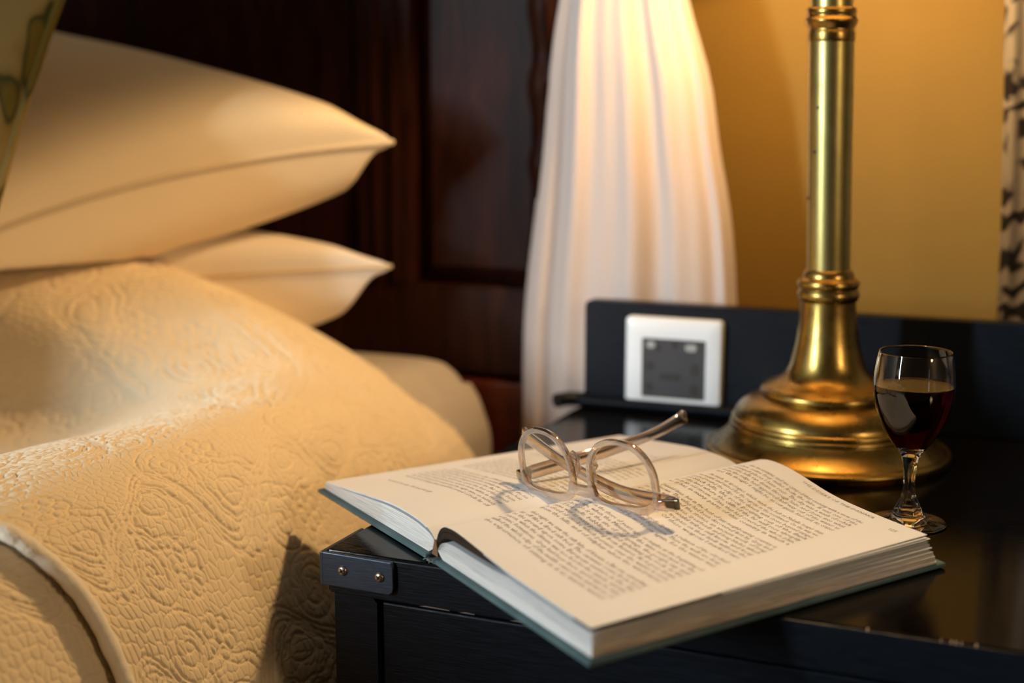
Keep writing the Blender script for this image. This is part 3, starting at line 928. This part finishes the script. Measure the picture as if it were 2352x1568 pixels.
# end pieces, hinges and temples
def tcurve(pts, n=8):
    return [tuple(q) for q in np.array(smooth_prof([tuple(p) for p in pts], n))]
hL, hR = gl(-ghw + .002, ghy, 0), gl(ghw - .002, ghy, 0)
for s, h in ((-1, hL), (1, hR)):
    path = [gl(s * (gcx + ga * .86), -.0145, 0), gl(s * (gcx + ga * .99), ghy, -.0002), gl(s * (ghw - .003), ghy, -.0010), gl(s * ghw, ghy, -.0028)]
    sweep('end_piece', tcurve(path, 4), rrect(.0042, .0076, .0014), 'acetate', sp_o, up=tuple(GYv))
    for q in range(3):
        p = gl(s * (ghw - .0032), ghy + (q - 1) * .0023, -.0040)
        sweep('hinge_barrel', [tuple(p - GYv * .0011), tuple(p + GYv * .0011)], circ(.0023, 10), 'hinge', sp_o, up=tuple(GNn))
    p0, p1 = gl(s * (ghw - .0055), ghy, -.0024), gl(s * (ghw + .0026), ghy, -.0034)
    sweep('hinge_plate', [tuple(p0), tuple(p1)], rrect(.0030, .0066, .0008), 'hinge', sp_o, up=tuple(GYv))
TL = [gl(-ghw + .001, ghy, -.0045), np.array([.0965, .1325, .0300]), np.array([.1216, .1660, .0350]), np.array([.1400, .1990, .0400]), np.array([.1500, .2190, .0455]), np.array([.1545, .2265, .0480])]
TR = [gl(ghw - .001, ghy, -.0045), np.array([.1640, .0700, .0345]), np.array([.1290, .0925, .0372]), np.array([.1010, .1090, .0430]), np.array([.0800, .1210, .0490]), np.array([.0748, .1240, .0500])]
for nm, T in (('temple', TL), ('temple', TR)):
    pth = tcurve(T, 7)
    n = len(pth)
    sc = []
    for i in range(n):
        q = i / (n - 1)
        w = interp(q, [0, .08, .3, .55, .8, .93, 1.0], [1.05, 1.3, 1.3, 1.0, 1.15, 1.5, .9])
        sc.append((1.0 if q < .9 else 1.0 - .5 * (q - .9) / .1, w))
    t_ = sweep(nm, pth, rrect(.0034, .0072, .0011), 'temple', sp_o, scale=sc)
    core = pth[2:int(n * .62)]
    sweep('core_wire', core, circ(.0005, 6, .0011), 'hinge', t_)
    p = Vector(pth[0]); d = (Vector(pth[2]) - Vector(pth[0])).normalized()
    sweep('hinge_leaf', [p - d * .0015, p + d * .0050], rrect(.0040, .0060, .0008), 'hinge', t_)

# ------------------------------------------------------------------ bed: frame, mattress
bed = thing('headboard', W((-1.1, .05, -ZT)), 'dark mahogany panelled headboard with a turned post behind the pillows', 'headboard')
HB = .072          # headboard front plane in the wall frame
def hb(name, x0, x1, z0, z1, y0, y1, mat='wood', bev=.002, par=None):
    return box(name, (x0, y0, z0), (x1, y1, z1), mat, par or bed, bevel=bev, xf=W)
hb('back_board', -2.0, -.045, -.55, .95, HB + .028, HB + .040)
hb('bottom_rail', -2.0, -.062, .004, .088, HB + .004, HB + .028)
hb('lower_rail', -2.0, -.045, -.30, -.0015, HB - .004, HB + .028, 'lit_wood')
hb('top_rail', -2.0, -.062, .78, .95, HB + .004, HB + .028)
for x0, x1 in ((-.255, -.196), (-.935, -.875), (-1.62, -1.56)):
    st = hb('stile', x0, x1, .088, .78, HB + .003, HB + .028)
    hb('stile_bead', x0 + .018, x0 + .026, .088, .78, HB - .0005, HB + .004, 'wood', .002, st)
    hb('stile_bead', x1 - .022, x1 - .014, .088, .78, HB - .0005, HB + .004, 'wood', .002, st)
def raised(x0, x1, z0, z1):
    """fielded panel: flat field, sloping margin"""
    m_ = .016
    v = []
    for (mx, y) in ((0, HB + .024), (m_, HB + .012), (m_ + .002, HB + .011)):
        v += [W((x0 + mx, y, z0 + mx)), W((x1 - mx * .35, y, z0 + mx)), W((x1 - mx * .35, y, z1 - mx)), W((x0 + mx, y, z1 - mx))]
    f = [(8, 9, 10, 11)] + [(i * 4 + k, i * 4 + (k + 1) % 4, (i + 1) * 4 + (k + 1) % 4, (i + 1) * 4 + k) for i in range(2) for k in range(4)]
    return mesh('raised_panel', v, f, 'wood', bed, False)
raised(-.196, -.0715, .088, .78)
raised(-.875, -.255, .088, .78)
raised(-1.56, -.935, .088, .78)
# turned corner post with reeding, standing beside the panel
pc = W((-.052, HB + .012, 0))
prof = [(.0270, -ZT), (.0270, -.02), (.0290, .00), (.0230, .03), (.0190, .06), (.0230, .10), (.0265, .13), (.0215, .16), (.0240, .185), (.0270, .205), (.0220, .23), (.0245, .25), (.0280, .275), (.0230, .30), (.0250, .32), (.0280, .345), (.0230, .37), (.0200, .42), (.0180, .9), (.0180, 1.35)]
lathe('corner_post', smooth_prof(prof, 4), (pc.x, pc.y), 'wood', bed, 40, wob=lambda a, z: 1 + .05 * math.cos(12 * a))
mt = thing('mattress', (-1.0, -.5, -.28), 'thick mattress in a white fitted sheet at the foot of the headboard', 'mattress')
box('mattress_core', (-1.95, -1.55, -.26), (-.130, .470, -.060), 'sheet', mt, bevel=.03, seg=4)
# fitted sheet drawn over the corner: rounded edge, slight pucker
secx = [(-1.0, .0250), (-.60, .0255), (-.30, .0262), (-.190, .0270), (-.158, .0262), (-.1445, .0215), (-.1360, .0130), (-.1280, .0040), (-.1190, -.0090), (-.1120, -.0250), (-.1060, -.0430), (-.1045, -.0700), (-.1060, -.11), (-.108, -.17), (-.112, -.25)]
yy = np.concatenate([np.linspace(-.35, .44, 60), [.452, .462, .470, .476, .480, .482]])
sx = smooth_prof(secx, 5)
P = np.zeros((len(yy), len(sx), 3))
for i, y in enumerate(yy):
    e = max(0.0, (y - .440) / .042)
    low = -.055 * min(1.0, max(0.0, (.36 - y) / .12))      # the mattress sags under the quilt, away from the headboard
    drop = .035 * (1 - math.sqrt(max(0, 1 - e * e)))
    for j, (x, z) in enumerate(sx):
        wv_ = .0018 * math.sin(40 * y + 8 * z) * max(0, min(1, (x + .19) / .06)) + .0012 * math.sin(90 * y + 3)
        P[i, j] = (x + wv_ - drop * .3 * (j / len(sx)), y, z - drop * (1 if j < 35 else .3) + .6 * wv_ + low)
grid_mesh('fitted_sheet', P, 'sheet', mt)

# ------------------------------------------------------------------ quilts
def catmull_grid(G, n, m):
    """bicubic Catmull-Rom upsampling of a control grid (a, b, 3) to (n, m, 3)"""
    def up(A, n):
        A = np.concatenate([2 * A[:1] - A[1:2], A, 2 * A[-1:] - A[-2:-1]], 0)
        t = np.linspace(0, A.shape[0] - 3 - 1e-9, n)
        i = t.astype(int); f = (t - i)[(slice(None),) + (None,) * (A.ndim - 1)]
        p0, p1, p2, p3 = A[i], A[i + 1], A[i + 2], A[i + 3]
        return .5 * (2 * p1 + (-p0 + p2) * f + (2 * p0 - 5 * p1 + 4 * p2 - p3) * f**2 + (-p0 + 3 * p1 - 3 * p2 + p3) * f**3)
    B = up(G, n)
    return np.swapaxes(up(np.swapaxes(B, 0, 1), m), 0, 1)

def gauss_blur(A, sig):
    n, m = A.shape
    fy = np.fft.fftfreq(n)[:, None]; fx = np.fft.rfftfreq(m)[None]
    return np.fft.irfft2(np.fft.rfft2(A) * np.exp(-2 * (PI * sig) ** 2 * (fx**2 + fy**2)), (n, m))

def quilting(Sx, Tx, seed):
    """stitched relief over metric coordinates (s across, t along): sunk stitch lines, puffed cells between"""
    r = np.random.default_rng(seed)
    res = .0005
    s0, t0 = Sx.min() - .01, Tx.min() - .01
    ns_, nt_ = int((Sx.max() - s0 + .01) / res) + 2, int((Tx.max() - t0 + .01) / res) + 2
    R = np.zeros((ns_, nt_))
    def draw(s, t, w=1.0):
        i = ((np.asarray(s) - s0) / res).astype(int); j = ((np.asarray(t) - t0) / res).astype(int)
        ok = (i >= 0) & (i < ns_) & (j >= 0) & (j < nt_)
        R[i[ok], j[ok]] = np.maximum(R[i[ok], j[ok]], w)
    tt = np.linspace(t0, t0 + nt_ * res, 6 * nt_)
    step = .118
    k0 = int((s0) / step) - 1
    per = .150
    for k in range(k0, k0 + int(ns_ * res / step) + 4):
        ph = PI * (k % 2)
        for off in (-.0052, 0, .0052):
            sc = k * step + .030 * np.sin(2 * PI * tt / per + ph) + .009 * np.sin(4 * PI * tt / per + ph) + off
            draw(sc, tt)
        # scalloped echo of the wave
        sc = k * step + .030 * np.sin(2 * PI * tt / per + ph) + .013 + .004 * np.abs(np.sin(2 * PI * tt / .022))
        draw(sc, tt)
        # paisleys and rosettes seated in the bays
        for q in range(int(nt_ * res / per) + 3):
            tc = t0 + q * per - (t0 % per)
            for side in (-1, 1):
                tcc = tc + per * (.25 if side > 0 else .75) + (per / 2 if k % 2 else 0)
                scc = k * step + side * -.012
                a = np.linspace(0, 2 * PI, 2600)
                ang = r.uniform(-.4, .4) + (0 if side > 0 else PI)
                for sz in (.026, .0205, .0105):
                    rr = sz * (1 - .42 * np.cos(a)) * (1 + .05 * np.cos(9 * a) * (sz > .02))
                    x = rr * np.cos(a + .45 * np.sin(a)); y = rr * 1.15 * np.sin(a)
                    draw(scc + side * .022 + x * math.cos(ang) - y * math.sin(ang), tcc + x * math.sin(ang) + y * math.cos(ang))
                for b in range(6):
                    aa = ang + b * PI / 3
                    for rad in (.0058,):
                        draw(scc + side * .050 + .0105 * math.cos(aa) + rad * np.cos(a), tcc + per * .5 + .0105 * math.sin(aa) + rad * np.sin(a))
                th_ = np.linspace(.5, 5.2 * PI, 3000)
                rs = .0016 * th_
                draw(scc + side * .047 + rs * np.cos(th_ * side), tcc + per * .25 + rs * np.sin(th_ * side))
    B = gauss_blur(R, 1.55); B /= np.percentile(B[R > 0], 35); B = np.clip(B, 0, 1)
    broad = gauss_blur(R, 5.0); broad /= np.percentile(broad[R > 0], 70); broad = np.clip(broad, 0, 1.2)
    i = np.clip(((Sx - s0) / res).astype(int), 0, ns_ - 1); j = np.clip(((Tx - t0) / res).astype(int), 0, nt_ - 1)
    line = B[i, j]; near = broad[i, j]
    # small puffed cells: jittered cellular pattern, stretched along the fall of the cloth
    cs, ct = .0092, .0060
    wob_s = .0022 * np.sin(Tx / .017 + 3 * np.sin(Sx / .05)); wob_t = .0022 * np.sin(Sx / .013 + 2 * np.sin(Tx / .04))
    a, b = (Sx + wob_s) / cs, (Tx + wob_t) / ct
    ia, ib = np.floor(a), np.floor(b)
    d1 = np.full(a.shape, 9.0); d2 = np.full(a.shape, 9.0)
    for da in (-1, 0, 1):
        for db in (-1, 0, 1):
            ca, cb = ia + da, ib + db
            hsh = np.sin(ca * 127.1 + cb * 311.7) * 43758.5453; h1 = hsh - np.floor(hsh)
            hsh = np.sin(ca * 269.5 + cb * 183.3) * 24634.6345; h2 = hsh - np.floor(hsh)
            d = np.hypot(ca + .5 + .75 * (h1 - .5) - a, cb + .5 + .75 * (h2 - .5) - b)
            d2 = np.where(d < d1, d1, np.minimum(d2, d)); d1 = np.minimum(d, d1)
    edge = np.clip((d2 - d1) / .34, 0, 1)
    cell = edge * (2 - edge)
    h = -.00110 * line + .00090 * (cell - .6) * (1 - .55 * np.clip(near, 0, 1)) - .0003 * near
    h += .00022 * np.sin(Tx / .0011 + 6 * np.sin(Sx / .02)) * np.clip(near, 0, 1) * (1 - line)
    return h

def cloth(G, n, m, seed, amp=1.0, flip=False):
    P = catmull_grid(np.array(G, float), n, m)
    ds = np.linalg.norm(np.diff(P, axis=1), axis=2).mean(0); s = np.concatenate([[0], np.cumsum(ds)])
    dt = np.linalg.norm(np.diff(P, axis=0), axis=2).mean(1); t = np.concatenate([[0], np.cumsum(dt)])
    Sx, Tx = np.meshgrid(s, t)
    h = quilting(Sx, Tx, seed) * amp
    Nn = np.cross(np.gradient(P, axis=1), np.gradient(P, axis=0))
    Nn /= np.linalg.norm(Nn, axis=2, keepdims=True) + 1e-12
    Nn *= np.sign(Nn[:, :, 2].mean())
    return P, P + Nn * h[:, :, None], Nn

# rows run from the hem (towards the foot) up to the pillow; columns from the middle of the bed over the edge and down the side
rows = [
 # hem
 [(-.80, -.205, .040), (-.50, -.190, .040), (-.30, -.175, .042), (-.200, -.163, .046), (-.150, -.152, .046), (-.120, -.140, .038), (-.104, -.125, .020), (-.089, -.109, -.010), (-.074, -.097, -.060), (-.060, -.090, -.120), (-.052, -.085, -.22)],
 [(-.80, -.12, .036), (-.50, -.11, .036), (-.30, -.100, .038), (-.205, -.092, .046), (-.152, -.084, .049), (-.121, -.076, .037), (-.104, -.068, .017), (-.086, -.060, -.018), (-.068, -.054, -.066), (-.050, -.050, -.125), (-.038, -.048, -.22)],
 [(-.80, .00, .060), (-.54, .00, .030), (-.34, .00, .012), (-.215, .00, .042), (-.155, .002, .049), (-.122, .004, .037), (-.102, .006, .015), (-.083, .008, -.026), (-.062, .012, -.072), (-.044, .016, -.122), (-.026, .018, -.22)],
 [(-.80, .09, .035), (-.56, .09, .008), (-.36, .09, -.004), (-.225, .09, .034), (-.158, .092, .047), (-.122, .094, .035), (-.102, .096, .012), (-.083, .098, -.024), (-.060, .100, -.070), (-.040, .104, -.125), (-.022, .104, -.22)],
 [(-.80, .182, .040), (-.56, .184, .008), (-.38, .186, .004), (-.240, .172, .038), (-.165, .176, .044), (-.128, .178, .030), (-.110, .180, .004), (-.096, .182, -.024), (-.072, .184, -.066), (-.042, .186, -.12), (-.024, .186, -.22)],
 [(-.80, .198, .105), (-.56, .202, .100), (-.41, .212, .086), (-.280, .238, .064), (-.190, .242, .050), (-.140, .246, .028), (-.112, .250, .002), (-.094, .252, -.022), (-.070, .254, -.062), (-.042, .256, -.12), (-.026, .256, -.22)],
 [(-.80, .275, .133), (-.54, .275, .130), (-.42, .280, .122), (-.310, .292, .104), (-.220, .296, .072), (-.158, .300, .040), (-.112, .304, .008), (-.086, .306, -.020), (-.064, .308, -.060), (-.042, .308, -.12), (-.028, .308, -.22)],
 [(-.80, .345, .140), (-.56, .345, .136), (-.44, .348, .128), (-.335, .350, .103), (-.240, .352, .070), (-.170, .354, .036), (-.122, .356, .004), (-.094, .358, -.026), (-.070, .358, -.066), (-.048, .358, -.12), (-.034, .358, -.22)],
 [(-.80, .395, .118), (-.56, .395, .114), (-.45, .398, .102), (-.350, .398, .080), (-.255, .398, .050), (-.180, .398, .020), (-.130, .398, -.008), (-.100, .398, -.034), (-.076, .398, -.070), (-.054, .398, -.12), (-.040, .398, -.22)],
]
qu = thing('quilt', (-.30, .10, .0), 'cream matelasse quilt drawn up over the pillow, its edge bound in cord whitened as if window-lit', 'quilt')
base_P, P, NQ = cloth(rows, 900, 900, 3)
grid_mesh('quilt_cover', P, 'quilt', qu, flip=True)
hem = base_P[0] + NQ[0] * .0018 + np.array([0, -.0030, 0])
hp = hem[::6]
V = []
sect = circ(.0050, 12)
sc = [(1 + .05 * math.sin(i * .9) + random.uniform(-.03, .03),) * 2 for i in range(len(hp))]
sweep('binding', [tuple(p) for p in hp], sect, 'binding', qu, scale=sc, up=(0, 1, .2))
# lower layer that goes on towards the foot of the bed
rows2 = []
for dy in (-.62, -.50, -.38, -.27, -.19, -.13, -.08, -.02):
    rows2.append([(x - .003 + (-.004 if x > -.16 else 0), y + dy + .125, z - .0052) for x, y, z in rows[0]])
ql = thing('bedspread', (-.30, -.45, -.10), 'cream matelasse bedspread underneath the quilt, towards the foot of the bed', 'bedspread')
b2, P2, N2 = cloth(rows2, 620, 620, 11)
grid_mesh('bedspread_cover', P2, 'quilt', ql, flip=True)

# ------------------------------------------------------------------ pillows and cushion
def cushion(name, A, B, C_, D, T, Tb, mat, label, cat, arch=0.0, piping=None, pin=.07, sag=None, group=None, ear=.5, wr=.0, floor=-9.0, pm='piping'):
    """corners A (right tip), B (front left), C (back left), D (back right); T, Tb thickness above and below the seam"""
    A, B, C_, D = (np.array(q, float) for q in (A, B, C_, D))
    nrm = np.cross(B - A, D - A); nrm /= np.linalg.norm(nrm)
    if nrm[2] < 0: nrm = -nrm
    o = thing(name, tuple((A + B + C_ + D) / 4 - np.array([0, 0, Tb])), label, cat, group)
    n = 96
    u = np.sin(np.linspace(-PI / 2, PI / 2, n)); U, Vv = np.meshgrid(u, u, indexing='ij')
    U2 = U * (1 - pin * (1 - Vv**2)); V2 = Vv * (1 - pin * (1 - U**2))
    a, b = (U2 + 1) / 2, (V2 + 1) / 2
    Q = (A * (1 - a[..., None]) * (1 - b[..., None]) + B * (a[..., None]) * (1 - b[..., None]) + C_ * a[..., None] * b[..., None] + D * (1 - a[..., None]) * b[..., None])
    Q = Q + np.array([0, 0, 1.0]) * (arch * (1 - U**2) * np.clip(1 - (Vv + 1) / 2, 0, 1))[..., None]
    prof = ((1 - U**2) * (1 - Vv**2)) ** ear
    dn = np.clip((np.hypot(1 + U, 1 + Vv) - .03) / .12, 0, 1)
    nib = dn * dn * (3 - 2 * dn)            # the sewn corner stays a thin nib, mostly underneath
    crk = 1.6 * wr * np.exp(-((Vv + 1) / .45) ** 2) * np.sin(15 * U + 4 * np.sin(5 * U)) * (1 - U**2) * (1 - np.exp(-((Vv + 1) / .10) ** 2))
    wrk = wr * (np.sin(9 * U + 5 * Vv + 2 * np.sin(3 * Vv)) + .6 * np.sin(17 * U - 6 * Vv + 1)) * (1 - U**2) * (1 - Vv**2)
    top = Q + nrm * ((T * prof * (.72 + .28 * nib) + wrk)[..., None])
    bot = Q - nrm * ((Tb * prof * (.35 + .65 * nib) + wrk + crk)[..., None])
    bot[..., 2] = np.where(bot[..., 2] < floor, np.minimum(floor + .12 * (bot[..., 2] - floor), Q[..., 2]), bot[..., 2])
    grid_mesh('upper_panel', top, mat, o)
    grid_mesh('under_panel', bot, mat, o, flip=True)
    edge = np.concatenate([Q[:, 0], Q[-1, 1:], Q[-2::-1, -1], Q[0, -2:0:-1]])
    sweep('seam_piping', [tuple(p) for p in edge], circ(piping or .0025, 8), pm, o, closed=True, up=tuple(nrm))
    return o
cushion('pillow', (-.168, .400, .2255), (-.485, .106, .114), (-1.02, .30, .235), (-.80, .472, .330), .084, .128, 'pillow', 'plump cream pillow on top of the stack, its corner pointing at the headboard', 'pillow', arch=.016, piping=.0028, wr=.0012, ear=.27, floor=.124)
cushion('pillow', (-.174, .405, .1155), (-.56, .250, .085), (-1.02, .33, .100), (-.80, .486, .130), .048, .120, 'pillow2', 'flatter white pillow under the plump one, half covered by the quilt', 'pillow', arch=.0, piping=.0022, wr=.001, ear=.28, floor=.030)
cushion('cushion', (-.342, .225, .400), (-.362, .110, .150), (-.90, .060, .150), (-.85, .185, .44), .060, .045, 'leaf', 'green and beige leaf print cushion leaning on the plump pillow', 'cushion', piping=.004, pin=.02, pm='leaf')

# ------------------------------------------------------------------ bed canopy curtain beside the headboard
cz = np.array([-.60, -.20, -.05, .08, .17, .22, .28, .335, .45, .75, 1.20])
cl = np.array([-.082, -.084, -.0815, -.0785, -.068, -.062, -.057, -.050, -.028, .010, .020])
cr_ = np.array([.125, .124, .122, .119, .110, .100, .090, .073, .045, .028, .030])
def drape(name, zs, nz, label, cat, mat, cl, cr_, yc, dep, pleats, amp, seed, gather=True):
    r = np.random.default_rng(seed)
    na = 260
    Z = np.linspace(zs[0], zs[-1], nz)
    P = np.zeros((nz, na + 1, 3))
    ph = r.uniform(0, 6.28, 6)
    for i, z in enumerate(Z):
        L, R_ = float(cr1(np.array([z]), zs, cl)[0]), float(cr1(np.array([z]), zs, cr_)[0])
        c0, hw = (L + R_) / 2, (R_ - L) / 2
        a = np.linspace(0, 2 * PI, na + 1)
        drift = .25 * np.sin(z * 5)
        w = np.sin(a * pleats + ph[0] + drift) + .55 * np.sin(a * (pleats * 1.7 // 1) + ph[1] - .4 * z * 6) + .4 * np.sin(a * 5 + ph[2] + z * 3)
        am = amp * min(1.0, hw / .08)
        x = c0 - np.cos(a) * hw
        y = yc - np.sin(a) * dep * min(1, hw / .07) + am * w * np.abs(np.sin(a)) ** .5
        for j in range(na + 1):
            P[i, j] = W((x[j], y[j], z))
    o = grid_mesh(name, P, mat, org=(W(((cl[0] + cr_[0]) / 2, yc, 0)).x, W((0, yc, 0)).y, zs[0]), flip=False)
    tag(o, label, cat)
    return o
drape('canopy_curtain', cz, 90, 'pale voile bed curtain hanging between the headboard and the ochre wall', 'curtain', 'voile', cl, cr_, .072, .036, 11, .0042, 5)
tz = np.array([-.60, .08, .20, .34, .8, 1.4])
drape('window_curtain', tz, 60, 'black and cream printed curtain at the edge of the ochre wall', 'curtain', 'toile',
      np.array([.338, .336, .3335, .3275, .325, .32]), np.array([1.75, 1.75, 1.75, 1.75, 1.75, 1.75]), .085, .035, 23, .010, 8)

drape('canopy_curtain', np.array([-.60, 0, .4, .8, 1.2, 1.6]), 50, 'unseen pale voile curtain added at the bed foot to block daylight', 'curtain', 'voile',
      np.array([-1.95, -1.95, -1.95, -1.95, -1.95, -1.95]), np.array([-1.355, -1.355, -1.355, -1.355, -1.355, -1.355]), -2.02, .05, 21, .012, 6)  # out of view, added to keep daylight off the left of the bed
